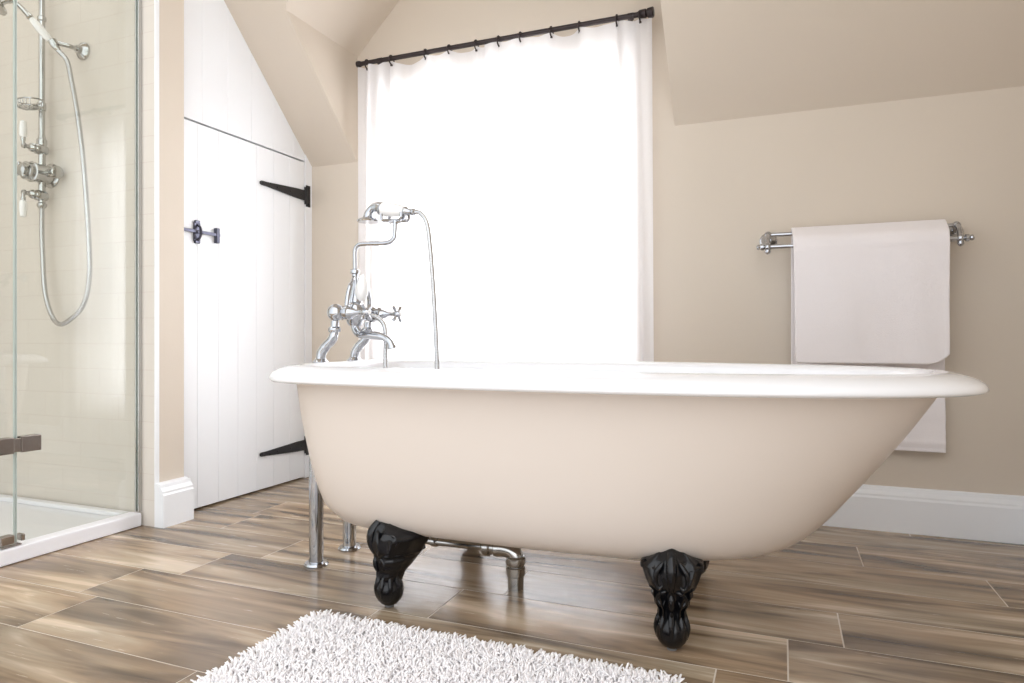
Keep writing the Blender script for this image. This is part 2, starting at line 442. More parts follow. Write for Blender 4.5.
# window
win = empty('window_1', (-1.67, YB+.1, WZ0)); tag(win, 'bright window behind the sheer curtains', 'window', kind='structure')
y0, y1 = YB+.12, YB+.18
bm = nb(); f = .05
box(bm, (WX0, y0, WZ0), (WX0+f, y1, WZ1)); box(bm, (WX1-f, y0, WZ0), (WX1, y1, WZ1))
box(bm, (WX0+f, y0, WZ0), (WX1-f, y1, WZ0+f)); box(bm, (WX0+f, y0, WZ1-f), (WX1-f, y1, WZ1))
box(bm, (-1.69, y0, WZ0+f), (-1.654, y1, WZ1-f))
obj('window_frame', bm, M['white'], win, bevel=.004)
for a, b_ in ((WX0+f, -1.69), (-1.654, WX1-f)):
    bm = nb(); box(bm, (a, YB+.145, WZ0+f), (b_, YB+.152, WZ1-f)); obj('pane', bm, M['pane'], win)
bm = nb(); box(bm, (WX0, YB-.005, WZ0), (WX1, YB+.12, WZ0+.02)); obj('window_sill', bm, M['white'], win, bevel=.004)

# ------------------------------------------------------------------ curtain rod, rings, curtains
YR, ZR = 3.87, 2.852
rod = empty('curtain_rod', (-1.67, YR, ZR), 'black metal curtain rod across the top of the window', 'curtain rod')
bm = nb(); tube(bm, [(-2.665, YR, ZR), (-.73, YR, ZR)], .0155, 14); obj('pole', bm, M['rodmetal'], rod, smooth=True)
bm = nb(); lathe(bm, (-.768, YR, ZR), (1,0,0), [(0, .018), (.01, .024), (.045, .026), (.05, .020), (.055, .026), (.085, .030), (.09, .026)], 18); obj('finial', bm, M['rodmetal'], rod, smooth=True)
bm = nb(); lathe(bm, (-2.65, YR, ZR), (-1,0,0), [(0, .017), (.01, .021), (.03, .021), (.034, .015)], 18); obj('finial', bm, M['rodmetal'], rod, smooth=True)
for x in (-2.50, -.81):
    bm = nb()
    tube(bm, smoothpath([(x, YB, ZR-.05), (x, YB-.05, ZR-.045), (x, YR, ZR-.012)]), .010, 10)
    lathe(bm, (x, YB-.008, ZR-.05), (0,1,0), [(0, .026), (.008, .03)], 16)
    tube(bm, [(x-.016, YR, ZR-.004), (x+.016, YR, ZR-.004)], .021, 14)
    obj('bracket', bm, M['rodmetal'], rod, smooth=True)
RX = [-2.60, -2.411, -2.151, -1.979, -1.79, -1.635, -1.489, -1.291, -1.115, -.890, -.755]
def ringmesh(x):
    bm = nb(); n = 20; pts = []
    c = V((x, YR, ZR-.012)); r = .030
    seg = 8; rr = []
    for i in range(n):
        a = 2*PI*i/n; d = V((0, math.cos(a), math.sin(a)))
        rr.append([bm.verts.new(c+d*r+(d*math.cos(2*PI*k/seg)+V((1,0,0))*math.sin(2*PI*k/seg))*.0048) for k in range(seg)])
    for i in range(n):
        for k in range(seg): bm.faces.new((rr[i][k], rr[i][(k+1)%seg], rr[(i+1)%n][(k+1)%seg], rr[(i+1)%n][k]))
    box(bm, (x-.006, YR-.006, ZR-.050), (x+.006, YR+.006, ZR-.040))
    return bm
r0 = None
for x in RX:
    if r0 is None:
        r0 = obj('curtain_ring', ringmesh(x), M['rodmetal'], smooth=True)
        o = r0; x0r = x
    else:
        o = r0.copy(); C.objects.link(o); o.location = r0.location+V(((x-x0r)*U, 0, 0))
    tag(o, 'small black clip ring threaded on the curtain rod', 'curtain ring', 'curtain rings on the black rod')

def curtain(name, x0, x1, rings, label, seed, dense):
    R_ = random.Random(seed)
    bm = nb(); nx, nz = 260, 40
    ph = [R_.uniform(0, 6.28) for _ in range(6)]
    zb = .10; grid = []
    for j in range(nz+1):
        t = j/nz; rowv = []
        for i in range(nx+1):
            s = i/nx; x = x0+(x1-x0)*s
            near = min(abs(x-r) for r in rings)
            # header dips between the rings
            left = max([r for r in rings if r <= x] or [x0]); right = min([r for r in rings if r >= x] or [x1])
            gap = max(.001, right-left); q = (x-left)/gap
            dip = .15*gap*(.5+.5*math.sin(left*40)**2)*4*q*(1-q)
            zt = ZR-.016-dip
            dn = dense(x)
            w = .5+.5*t
            y = YR + (.020*dn*math.sin(x*55+ph[0]+.6*math.sin(x*9+ph[1])) + .012*math.sin(x*31+ph[2]+t*.8) + .010*math.sin(x*12+ph[3]+t))*w
            y += .022*(1-t)*math.sin(PI*q)*(1 if int(left*97) % 2 else -1)
            y = min(y, YB-.045 if t > .85 else YB-.02)
            z = zt+(zb-zt)*t
            xx = x+.012*dn*math.sin(x*55+ph[4])*t+.01*t*math.sin(ph[5])
            rowv.append(bm.verts.new((xx, y, z)))
        grid.append(rowv)
    for j in range(nz):
        for i in range(nx): bm.faces.new((grid[j][i], grid[j][i+1], grid[j+1][i+1], grid[j+1][i]))
    o = obj(name, bm, M['voile'], smooth=True, angle=180)
    return tag(o, label, 'curtain')
xm = -1.715
curtain('sheer_curtain', -2.672, xm, [r for r in RX if r < xm], 'white sheer curtain covering the left half of the window, behind the bath taps', 3,
        lambda x: 1.3 if x < -2.42 else .45)
curtain('sheer_curtain', xm-.02, -.69, [r for r in RX if r > xm], 'white sheer curtain covering the right half of the window, nearer the towel rail', 8,
        lambda x: 1.2 if x > -.88 else .45)

# ------------------------------------------------------------------ bath
YC = 2.53
def outline(xl, xr, w, n=96, el=5.6, er=2.45):
    xc = xl+(xr-xl)*.42
    pts = []
    for i in range(n):
        a = 2*PI*i/n; c, s = math.cos(a), math.sin(a)
        if c >= 0: x = xc+(xr-xc)*abs(c)**(2/er); y = w*math.copysign(abs(s)**(2/er), s)
        else: x = xc-(xc-xl)*abs(c)**(2/el); y = w*math.copysign(abs(s)**(2/el), s)
        pts.append((x, YC+y))
    # even out the spacing of the points
    L = [0]
    for i in range(n): L.append(L[-1]+math.dist(pts[i], pts[(i+1) % n]))
    out = []; k = 0
    for i in range(n):
        d = L[-1]*i/n
        while L[k+1] < d: k += 1
        f_ = (d-L[k])/max(1e-9, L[k+1]-L[k]); a_, b_ = pts[k], pts[(k+1) % n]
        out.append((a_[0]+(b_[0]-a_[0])*f_, a_[1]+(b_[1]-a_[1])*f_))
    return out
tub = empty('freestanding_bathtub', (-.85, YC, 0), 'beige roll-top bath with white rim on black claw feet', 'bathtub')
LV = [(.835, -1.832, .475, .48), (.70, -1.808, .385, .474), (.58, -1.780, .295, .466), (.48, -1.757, .215, .454), (.40, -1.735, .15, .437),
      (.34, -1.712, .09, .415), (.30, -1.675, .035, .388), (.272, -1.66, -.03, .352), (.254, -1.57, -.13, .30), (.244, -1.42, -.30, .20), (.242, -1.15, -.60, .07)]
LVs = smoothpath(LV, 4)
bm = nb(); loft(bm, [[(x, y, z) for x, y in outline(xl, xr, w)] for z, xl, xr, w in LVs], close0=False); obj('body', bm, M['tubpaint'], tub, smooth=True)
xl0, xr0, w0 = -1.832, .475, .48
RP = smoothpath([(-.004, .834), (.04, .829), (.085, .828), (.108, .832), (.116, .841), (.110, .857), (.086, .873), (.05, .885), (.01, .891), (-.025, .887), (-.045, .874), (-.055, .85)], 4)
rings = [[(x, y, z) for x, y in outline(xl0-d*.52, xr0+d, w0+d*.92)] for d, z in RP]
IN = smoothpath([(.85, xl0+.058, xr0-.055, w0-.05), (.70, -1.74, .34, .415), (.50, -1.68, .16, .375), (.40, -1.64, .05, .34), (.34, -1.57, -.08, .28), (.315, -1.45, -.28, .19), (.31, -1.2, -.6, .07)], 4)
rings += [[(x, y, z) for x, y in outline(xl, xr, w)] for z, xl, xr, w in IN[1:]]
bm = nb(); loft(bm, rings, close0=False); o = obj('rim_and_basin', bm, M['enamel'], tub, smooth=True, angle=60); o['label'] = 'white enamel rolled rim and inside'

# claw foot (front faces -y), built once
def foot_mesh():
    bm = nb(); n = 64
    lv = [(.315, .060, -.020, .12), (.302, .088, -.040, .14), (.288, .098, -.056, .158), (.270, .095, -.066, .168), (.245, .087, -.070, .155), (.222, .080, -.067, .135), (.205, .074, -.060, .13),
          (.195, .067, -.054, .115), (.180, .064, -.052, .10), (.162, .058, -.049, .085), (.145, .050, -.045, .068), (.128, .045, -.044, .052), (.112, .043, -.044, .044), (.095, .041, -.044, .036)]
    lv = smoothpath(lv, 3); rings = []
    for z, a, yf, yb in lv:
        yc = (yf*.7+yb*.3); r_ = []
        for i in range(n):
            th = 2*PI*i/n; c, s = math.cos(th), math.sin(th)
            x = a*math.copysign(abs(c)**.85, c); y = (yc-(yc-yf)*abs(s)**.8) if s > 0 else (yc+(yb-yc)*abs(s))
            fr = max(.55, min(1, s+.25))
            if z > .205: k = 1+.06*fr*abs(math.sin(th*4.5))*min(1, (z-.2)/.04); dy = -.009*fr*math.cos((th-PI/2)*9)*min(1, (z-.2)/.03)
            else: k = 1+.05*math.sin(th*4+z*60); dy = -.008*fr*math.cos((th-PI/2)*12)
            dz = .014*max(0, 1-abs(x)/.06) if z > .28 else 0
            sag = -.018*(abs(x)/a)**2 if z > .27 else 0
            r_.append((x*(k if z > .205 else 1+.04*math.sin(z*220)), y+dy, z+dz+sag))
        rings.append(r_)
    loft(bm, rings)
    # acanthus curls, collar scrolls
    for sx in (-1, 1):
        tube(bm, smoothpath([(sx*.022, -.056, .295), (sx*.045, -.062, .262), (sx*.050, -.056, .228), (sx*.038, -.054, .208), (sx*.026, -.060, .22)], 5), [.001, .005, .008]+[.009]*14+[.007, .005, .003, .001], 8)
        tube(bm, smoothpath([(sx*.012, -.05, .20), (sx*.034, -.046, .19), (sx*.044, -.036, .168), (sx*.030, -.040, .152), (sx*.020, -.046, .168)], 5), [.001, .004, .007]+[.008]*14+[.006, .004, .003, .001], 8)
        tube(bm, smoothpath([(sx*.086, -.025, .288), (sx*.087, .0, .265), (sx*.076, -.015, .232)], 5), [.001, .005, .008, .010, .010, .010, .010, .009, .007, .004, .001], 8)
    tube(bm, smoothpath([(0, -.045, .318), (0, -.070, .285), (0, -.074, .24), (0, -.06, .205)], 5), [.013, .014, .015, .016, .017, .017, .017, .017, .016, .015, .013, .012, .011, .010, .009, .008], 10)
    tube(bm, smoothpath([(0, -.055, .195), (0, -.058, .165), (0, -.045, .13)], 5), [.001, .005, .008, .010, .010, .010, .010, .009, .008, .005, .001], 8)
    return bm
def ball_mesh():
    bm = nb()
    ball(bm, (0, -.005, .063), .054, 24, .059)
    for k in range(7):
        a = PI*(-.15+1.3*k/6); d = V((math.cos(a), -math.sin(a), 0))
        p = [V((0, -.005, 0))+d*r+V((0, 0, z)) for r, z in ((.030, .128), (.040, .108), (.048, .088), (.051, .066), (.046, .04))]
        tube(bm, smoothpath(p, 3), [.011, .011, .010, .010, .010, .010, .009, .009, .008, .007, .006, .005, .004], 8)
    return bm
def shift(bm, v, rot=0):
    bmesh.ops.rotate(bm, cent=(0,0,0), matrix=Matrix.Rotation(rot, 3, 'Z'), verts=bm.verts)
    bmesh.ops.translate(bm, vec=v, verts=bm.verts); return bm
for x, y, r in ((-.328, 2.205, .12), (-1.352, 2.165, -.72), (-1.362, 2.895, PI+.55), (-.338, 2.895, PI-.1)):
    f_ = obj('foot', shift(foot_mesh(), (x, y, 0), r), M['iron'], tub, smooth=True, angle=50); f_['label'] = 'black cast iron claw foot'
    obj('claw_and_ball', shift(ball_mesh(), (x, y, 0), r), M['iron'], f_, smooth=True)
    obj('foot_pad', shift(lathe(nb(), (0, -.005, 0), (0,0,1), [(0, .016), (.01, .018)], 16), (x, y, 0), r), M['rubber'], f_)

# waste pipe under the bath
wp = empty('waste_pipe', (-.984, 2.5, 0), 'chrome waste pipe running under the bath and elbowing into the floor', 'pipe')
bm = nb(); tube(bm, smoothpath([(-1.50, 2.5, .24), (-1.50, 2.5, .18), (-1.46, 2.5, .15), (-1.38, 2.5, .146), (-1.05, 2.5, .152)], 5), .017, 14); obj('pipe', bm, M['chrome_sh'], wp, smooth=True)
bm = nb(); lathe(bm, (-1.36, 2.5, .147), (1,0,0), [(0, .022), (.02, .024), (.03, .020)], 16); obj('coupling', bm, M['chrome_sh'], wp, smooth=True)
bm = nb(); lathe(bm, (-1.13, 2.5, .151), (1,0,0), [(0, .024), (.012, .036), (.035, .036), (.042, .028), (.055, .028), (.06, .034), (.075, .034), (.085, .028)], 16); obj('coupling', bm, M['chrome_sh'], wp, smooth=True)
bm = nb(); tube(bm, smoothpath([(-1.06, 2.5, .152), (-1.02, 2.5, .152), (-.992, 2.5, .14), (-.984, 2.5, .11)], 6), .033, 16); obj('elbow', bm, M['chrome_sh'], wp, smooth=True)
bm = nb(); lathe(bm, (-.984, 2.5, 0), (0,0,1), [(0, .032), (.05, .032), (.054, .038), (.085, .040), (.09, .034), (.1, .040), (.125, .038), (.13, .033)], 20); obj('floor_fitting', bm, M['chrome_sh'], wp, smooth=True)

# standpipes
for y, lab in ((2.43, 'chrome standpipe rising from the floor to the bath rim, nearer the camera'), (2.675, 'chrome standpipe behind the first one, rising to the bath rim')):
    st = empty('standpipe', (-1.897, y, 0), lab, 'pipe', 'standpipes at the tap end of the bath')
    bm = nb(); lathe(bm, (-1.897, y, 0), (0,0,1), [(.005, .031), (.60, .031), (.605, .022), (.826, .020)], 24); obj('pipe', bm, M['chrome'], st, smooth=True)
    bm = nb(); lathe(bm, (-1.897, y, 0), (0,0,1), [(0, .052), (.006, .053), (.014, .048), (.016, .033)], 28); obj('floor_flange', bm, M['chrome'], st, smooth=True)

# ------------------------------------------------------------------ bath shower mixer
mx = empty('bath_shower_mixer', (-1.86, 2.545, .89), 'chrome Victorian bath mixer tap with cradle standing on the tap end of the bath', 'tap')
CH = M['chrome']
def P(name, bm, m=CH, par=None): return obj(name, bm, m, par or mx, smooth=True)
BX, BZ = -1.775, 1.105
for y in (2.42, 2.67):
    bm = nb()
    lathe(bm, (-1.865, y, .886), (0,0,1), [(0, .036), (.006, .036), (.012, .028), (.02, .022)], 20)
    tube(bm, smoothpath([(-1.865, y, .89), (-1.86, y, .93), (-1.835, y, .962), (-1.808, y, .985), (-1.795, y, 1.015), (-1.79, y, 1.07)], 6), [.021]*12+[.020]*12+[.018]*7, 14)
    lathe(bm, (-1.793, y, 1.02), (0,0,1), [(0, .024), (.006, .027), (.018, .027), (.024, .021)], 16)
    P('pillar_leg', bm)
bm = nb()
ball(bm, (BX, 2.405, BZ), .037, 20); ball(bm, (BX, 2.685, BZ), .037, 20)
tube(bm, [(BX, 2.42, BZ), (BX, 2.67, BZ)], .0235, 16)
lathe(bm, (BX, 2.545, BZ-.055), (0,0,1), [(0, .026), (.01, .034), (.035, .042), (.06, .046), (.085, .042), (.10, .034), (.105, .026)], 24)
for y in (2.455, 2.632): lathe(bm, (BX, y, BZ), (0,1,0), [(-.008, .028), (-.004, .031), (.004, .031), (.008, .028)], 20)
P('valve_body', bm)
def crosshandle(y):
    bm = nb()
    lathe(bm, (BX+.02, y, BZ), (1,0,0), [(0, .026), (.02, .026), (.025, .031), (.038, .031), (.045, .022), (.06, .018), (.075, .010), (.10, .009), (.112, .016), (.13, .017), (.138, .011)], 20)
    h = P('cross_handle', bm)
    bm = nb(); cx = BX+.142
    for k in range(4):
        a = PI/4+k*PI/2; d = V((0, math.cos(a), math.sin(a)))
        c = V((cx, y, BZ))
        tube(bm, [c, c+d*.022, c+d*.040, c+d*.047], [.009, .0065, .0095, .006], 10)
    lathe(bm, (cx-.008, y, BZ), (1,0,0), [(0, .014), (.012, .016), (.02, .010)], 16)
    P('cross_arm', bm, CH, h)
    bm = nb(); lathe(bm, (cx+.012, y, BZ), (1,0,0), [(0, .010), (.006, .010), (.008, .006)], 16); P('ceramic_button', bm, M['porcelain'], h)
crosshandle(2.42); crosshandle(2.67)
# spout from the centre of the body
bm = nb(); tube(bm, smoothpath([(BX, 2.545, BZ-.03), (BX+.005, 2.545, BZ-.068), (BX+.03, 2.545, BZ-.092), (BX+.09, 2.545, BZ-.097), (BX+.145, 2.545, BZ-.105), (BX+.18, 2.545, BZ-.125), (BX+.193, 2.545, BZ-.152)], 6), [.020]*12+[.018]*12+[.016]*12+[.017], 16)
lathe(bm, (BX+.190, 2.545, BZ-.142), (.25,0,-1), [(0, .018), (.006, .020), (.014, .019)], 16); P('spout', bm)
# bonnet, yoke, riser and cradle
bm = nb(); lathe(bm, (BX, 2.545, BZ+.045), (0,0,1), [(0, .030), (.015, .034), (.04, .024), (.06, .017), (.10, .013), (.13, .014), (.135, .020), (.15, .020), (.155, .012)], 20)
tube(bm, smoothpath([(BX, 2.545, BZ+.18), (BX, 2.545, 1.34), (BX, 2.545, 1.385), (BX+.014, 2.545, 1.408), (BX+.045, 2.545, 1.415), (BX+.16, 2.545, 1.412), (BX+.197, 2.545, 1.425), (BX+.206, 2.545, 1.455), (BX+.208, 2.545, 1.510)], 6), .0098, 12)
P('riser_pipe', bm)
for sy, w in ((-1, .075), (1, .10)):
    bm = nb(); tube(bm, smoothpath([(BX, 2.545+sy*.006, BZ+.165), (BX+.01, 2.545+sy*w*.5, BZ+.14), (BX+.012, 2.545+sy*w*.9, BZ+.085), (BX+.008, 2.545+sy*w, BZ+.02)], 6), [.007]*8+[.011]*11, 10); P('yoke_arm', bm)
bm = nb(); lathe(bm, (BX+.03, 2.545, BZ+.055), (.12, .0, 1), [(0, .012), (.01, .022), (.035, .029), (.065, .029), (.095, .020), (.115, .012), (.118, 0)], 20); o = P('diverter_lever', bm, M['porcelain']); o['label'] = 'white porcelain diverter lever'
bm = nb(); c = (BX+.208, 2.545, 1.508)
for sx in (-.045, .045):
    tube(bm, smoothpath([(c[0]+sx*.2, 2.545, 1.508), (c[0]+sx, 2.515, 1.508), (c[0]+sx*1.1, 2.512, 1.535)], 5), .007, 8)
    tube(bm, smoothpath([(c[0]+sx*.2, 2.545, 1.508), (c[0]+sx, 2.575, 1.508), (c[0]+sx*1.1, 2.578, 1.535)], 5), .007, 8)
tube(bm, [(c[0]-.055, 2.545, 1.511), (c[0]+.055, 2.545, 1.505)], .008, 10); P('cradle', bm)

# handset resting in the cradle, with its hose
hs = empty('shower_handset', (-1.6, 2.545, 1.53), 'telephone-style handset with white porcelain grip resting in the bath tap cradle', 'shower handset')
bm = nb(); lathe(bm, (-1.635, 2.545, 1.548), (1,0,-.16), [(0, .024), (.006, .030), (.03, .032), (.07, .030), (.105, .024), (.115, .018)], 24); o = P('grip', bm, M['porcelain'], hs); o['label'] = 'white porcelain grip'
bm = nb()
tube(bm, smoothpath([(-1.632, 2.545, 1.548), (-1.655, 2.545, 1.556), (-1.685, 2.545, 1.552), (-1.703, 2.545, 1.53), (-1.705, 2.545, 1.505)], 6), [.031, .031, .030, .028, .026, .024, .023, .022, .021, .020, .019, .018, .018, .018, .018, .018, .018, .019, .020, .021, .022, .024, .026, .028, .030], 16)
lathe(bm, (-1.705, 2.545, 1.512), (0,0,-1), [(0, .026), (.006, .046), (.012, .050), (.018, .048)], 28)
P('head', bm, CH, hs)
bm = nb(); lathe(bm, (-1.521, 2.545, 1.530), (1,0,-.16), [(0, .020), (.008, .022), (.016, .015), (.035, .013), (.04, .017), (.05, .017), (.055, .011)], 18)
tube(bm, [(-1.512, 2.545, 1.53), (-1.535, 2.545, 1.49), (-1.56, 2.545, 1.483)], .009, 8); P('end_cap', bm, CH, hs)
bm = nb(); tube(bm, smoothpath([(-1.475, 2.545, 1.540), (-1.44, 2.545, 1.530), (-1.410, 2.545, 1.485), (-1.395, 2.545, 1.39), (-1.38, 2.545, 1.22), (-1.366, 2.545, 1.0), (-1.36, 2.545, .80), (-1.372, 2.545, .55), (-1.43, 2.55, .42), (-1.53, 2.56, .42), (-1.60, 2.575, .52), (-1.635, 2.58, .70), (-1.645, 2.59, .90), (-1.655, 2.60, 1.04), (-1.70, 2.60, 1.09), (-1.765, 2.59, 1.10)], 8), .0105, 12)
P('hose', bm, M['hose'], hs)

for o_ in hs.children:
    if not o_.name.startswith('hose'): o_.location.z += .016*U

# ------------------------------------------------------------------ towel rail and towel
tr = empty('towel_rail', (.36, 3.9, 1.5), 'chrome double towel rail with rounded wall plates on the right wall', 'towel rail')
tr['label'] = 'chrome double-bar towel rail fixed to the beige wall right of the window'
XA, XB = -.07, .795
UY, UZ, LY, LZ = 3.885, 1.548, 3.80, 1.474
bm = nb(); tube(bm, [(XA, UY, UZ), (XB, UY, UZ)], .0115, 14); P('rail_bar', bm, CH, tr)
bm = nb(); tube(bm, [(XA-.02, LY, LZ), (XB+.02, LY, LZ)], .0115, 14)
for x, s in ((XA-.02, -1), (XB+.02, 1)): lathe(bm, (x, LY, LZ), (s,0,0), [(-.004, .0115), (0, .018), (.012, .018), (.018, .012), (.026, .015), (.034, .011), (.037, 0)], 16)
P('rail_bar', bm, CH, tr)
for x in (XA, XB):
    bm = nb()
    lathe(bm, (x, YB, 1.525), (0,-1,0), [(0, .046), (.008, .046), (.012, .038), (.020, .034), (.028, .022), (.045, .015), (.06, .015)], 24)
    tube(bm, smoothpath([(x, YB-.05, 1.525), (x, UY+.01, 1.535), (x, UY, UZ)], 5), .013, 12)
    ball(bm, (x, UY, UZ), .020, 14)
    tube(bm, smoothpath([(x, UY, UZ), (x, UY-.035, UZ-.015), (x, LY+.01, LZ+.02), (x, LY, LZ)], 5), .012, 12)
    ball(bm, (x, LY, LZ), .019, 14)
    lathe(bm, (x, LY, LZ-.015), (0,0,-1), [(0, .013), (.012, .015), (.022, .009), (.026, 0)], 12)
    P('bracket', bm, CH, tr)

def towel():
    bm = nb()
    # path down the front, over the upper bar, down the back
    front = [(3.762, .868), (3.768, 1.0), (3.772, 1.2), (3.773, 1.40), (3.775, 1.474), (3.792, 1.512), (3.835, 1.545), (3.868, 1.567), (3.886, 1.573), (3.905, 1.563), (3.918, 1.53), (3.925, 1.40), (3.925, 1.0), (3.920, .70), (3.915, .50), (3.913, .424)]
    path = smoothpath(front, 6); n = len(path); m_ = 44
    top = 8*6
    grid = []
    for i, (y, z) in enumerate(path):
        rowv = []
        back = max(0, i-top)/(n-top)
        fr = max(0, top-i)/top
        xl = .045+.022*fr**1.2 - .0*back; xr = .748-.004*fr+.008*back
        for k in range(m_+1):
            s = k/m_; x = xl+(xr-xl)*s
            yy = y; zz = z
            if i < top:
                yy += -.008*fr*math.sin(s*5.5+1.0)*(1 if z < 1.45 else 0) - .004*math.sin(s*14+z*3)*fr
                # rounded lower right corner, faint slope of the hem
                if s > .86: zz = z+fr**4*.05*((s-.86)/.14)**2.2
            else:
                yy += .006*back*math.sin(s*9+2)
                if abs(z-.62) < .04 or abs(z-.53) < .012 or abs(z-.47) < .012: yy -= .007
            nz = noise.noise(V((x*4, z*4, 2)))
            yy += -.004*nz-.006*noise.noise(V((x*9, z*2.5, 7)))*min(1, abs(z-1.57)*4)
            rowv.append(bm.verts.new((x, yy, zz)))
        grid.append(rowv)
    for i in range(n-1):
        for k in range(m_): bm.faces.new((grid[i][k], grid[i][k+1], grid[i+1][k+1], grid[i+1][k]))
    return bm
o = obj('bath_towel', towel(), M['towel'], smooth=True, angle=180, solid=.016); tag(o, 'white towel folded over the chrome rail on the right wall', 'towel')
s = o.modifiers.new('b', 'BEVEL'); s.width = .0035; s.segments = 3; s.limit_method = 'ANGLE'; s.angle_limit = 1.0

# ------------------------------------------------------------------ shower
sh = empty('shower_tray', (-3.9, 1.8, 0), 'white low shower tray along the left side of the floor', 'shower tray')
bm = nb(); box(bm, (-4.69, 1.02, .002), (XL-.09, 2.585, .045))
box(bm, (XL-.09, 1.02, .002), (XL, 2.585, .072)); box(bm, (-4.69, 1.02, .045), (-4.62, 2.585, .072)); box(bm, (-4.62, 2.54, .045), (XL-.09, 2.585, .072)); box(bm, (-4.62, 1.02, .045), (XL-.09, 1.09, .072))
obj('tray', bm, M['tray'], sh, bevel=.006)
bm = nb(); lathe(bm, (-4.1, 1.5, .045), (0,0,1), [(0, .07), (.006, .068), (.010, .05)], 28); obj('drain_cover', bm, M['chrome_sh'], sh, smooth=True)

en = empty('shower_enclosure', (-3.17, 1.8, .072), 'frameless glass shower screen with hinged door on the white tray', 'shower screen')
ZT = 2.95
def pane(name, ya, yb):
    bm = nb(); box(bm, (-3.174, ya, .085), (-3.166, yb, ZT)); g_ = obj(name, bm, M['glass'], en)
    bm = nb(); box(bm, (-3.175, yb-.0035, .085), (-3.165, yb+.001, ZT)); box(bm, (-3.175, ya-.001, .085), (-3.165, ya+.0035, ZT)); obj('polished_edge', bm, M['glassedge'], g_)
    return g_
pane('fixed_panel', 1.970, 2.590); dp = pane('door_panel', 1.05, 1.966)
bm = nb(); box(bm, (-3.186, 2.578, .074), (-3.176, 2.5995, ZT)); box(bm, (-3.164, 2.578, .074), (-3.154, 2.5995, ZT)); o = obj('wall_profile', bm, M['chrome_sh'], en, bevel=.003)
for zc in (.520, 2.6):
    for xx in (-3.193, -3.165):
        bm = nb(); box(bm, (xx, 1.855, zc-.036), (xx+.018, 1.952, zc+.036)); box(bm, (xx, 1.984, zc-.036), (xx+.018, 2.07, zc+.036)); box(bm, (xx+.003, 1.952, zc-.030), (xx+.015, 1.984, zc+.030))
        obj('hinge', bm, M['steel'], en, bevel=.003)
bm = nb(); box(bm, (-3.192, 1.90, .074), (-3.148, 1.985, .082)); box(bm, (-3.19, 1.90, .088), (-3.15, 1.955, .125)); box(bm, (-3.19, 1.985, .090), (-3.15, 2.0, .12)); obj('pivot', bm, M['steel'], en, bevel=.003)

# exposed shower valve
sv = empty('shower_valve', (-3.74, 2.6, 1.89), 'chrome exposed thermostatic shower valve with white levers and riser pipe', 'shower valve')
SC = M['chrome_sh']; RXs, RY = -3.868, 2.545
vz = 1.918
bm = nb()
lathe(bm, (RXs, 2.6, vz), (0,-1,0), [(0, .070), (.006, .070), (.012, .062), (.016, .046), (.022, .052), (.105, .052), (.108, .058), (.114, .058), (.118, .050), (.132, .046), (.136, .05), (.146, .05), (.15, .036)], 32)
P('thermostat_body', bm, SC, sv)
bm = nb(); lathe(bm, (RXs+.045, 2.55, vz), (1,0,0), [(0, .022), (.045, .020), (.049, .028), (.055, .034), (.080, .036), (.086, .028), (.09, 0)], 20); P('side_inlet', bm, SC, sv)
bm = nb(); lathe(bm, (RXs, 2.452, vz), (0,-1,0), [(0, .034), (.006, .038), (.022, .034), (.028, .02), (.032, 0)], 20)
for k in range(4):
    a = k*PI/2+.5; c = V((RXs, 2.437, vz)); d = V((math.cos(a), 0, math.sin(a))); tube(bm, [c, c+d*.046], [.009, .011], 8)
P('temperature_knob', bm, SC, sv)
for zc, s in ((2.053, 1), (1.794, -1)):
    bm = nb()
    lathe(bm, (RXs, 2.575, zc), (0,-1,0), [(0, .016), (.006, .026), (.03, .030), (.06, .030), (.072, .022), (.082, .026), (.092, .022), (.10, .013), (.118, .011), (.124, .017), (.134, .015), (.138, 0)], 20)
    tube(bm, smoothpath([(RXs, 2.445, zc), (RXs, 2.444, zc+s*.02), (RXs, 2.444, zc+s*.045)], 4), [.008]*5+[.012]*4, 10)
    v_ = P('flow_tap', bm, SC, sv)
    bm = nb(); lathe(bm, (RXs, 2.444, zc+s*.045), (0,0,s), [(0, .014), (.01, .019), (.05, .019), (.085, .015), (.09, .009), (.092, 0)], 16); P('ceramic_lever', bm, M['porcelain'], v_)
    v_['label'] = 'chrome tap with white ceramic lever'
bm = nb()
lathe(bm, (RXs, RY, 1.725), (0,0,1), [(0, .018), (.012, .025), (.024, .025), (.03, .018), (.30, .018), (.34, .020), (.36, .026), (.385, .026), (.39, .020), (.42, .0155), (1.05, .0155), (1.055, .022), (1.075, .022), (1.08, .0155), (1.55, .0155)], 20)
tube(bm, smoothpath([(RXs, RY, 3.24), (RXs, RY-.01, 3.28), (RXs, RY-.06, 3.30), (RXs+.02, 2.2, 3.30), (RXs+.02, 2.12, 3.28), (RXs+.02, 2.10, 3.22)], 6), .0155, 14)
P('riser_rail', bm, SC, sv)
# rain head hanging from the arm
bm = nb(); lathe(bm, (RXs+.02, 2.10, 3.22), (0,0,-1), [(0, .018), (.04, .018), (.06, .03), (.10, .06), (.13, .13), (.145, .15), (.16, .15), (.165, .14)], 32); P('rain_head', bm, SC, sv)
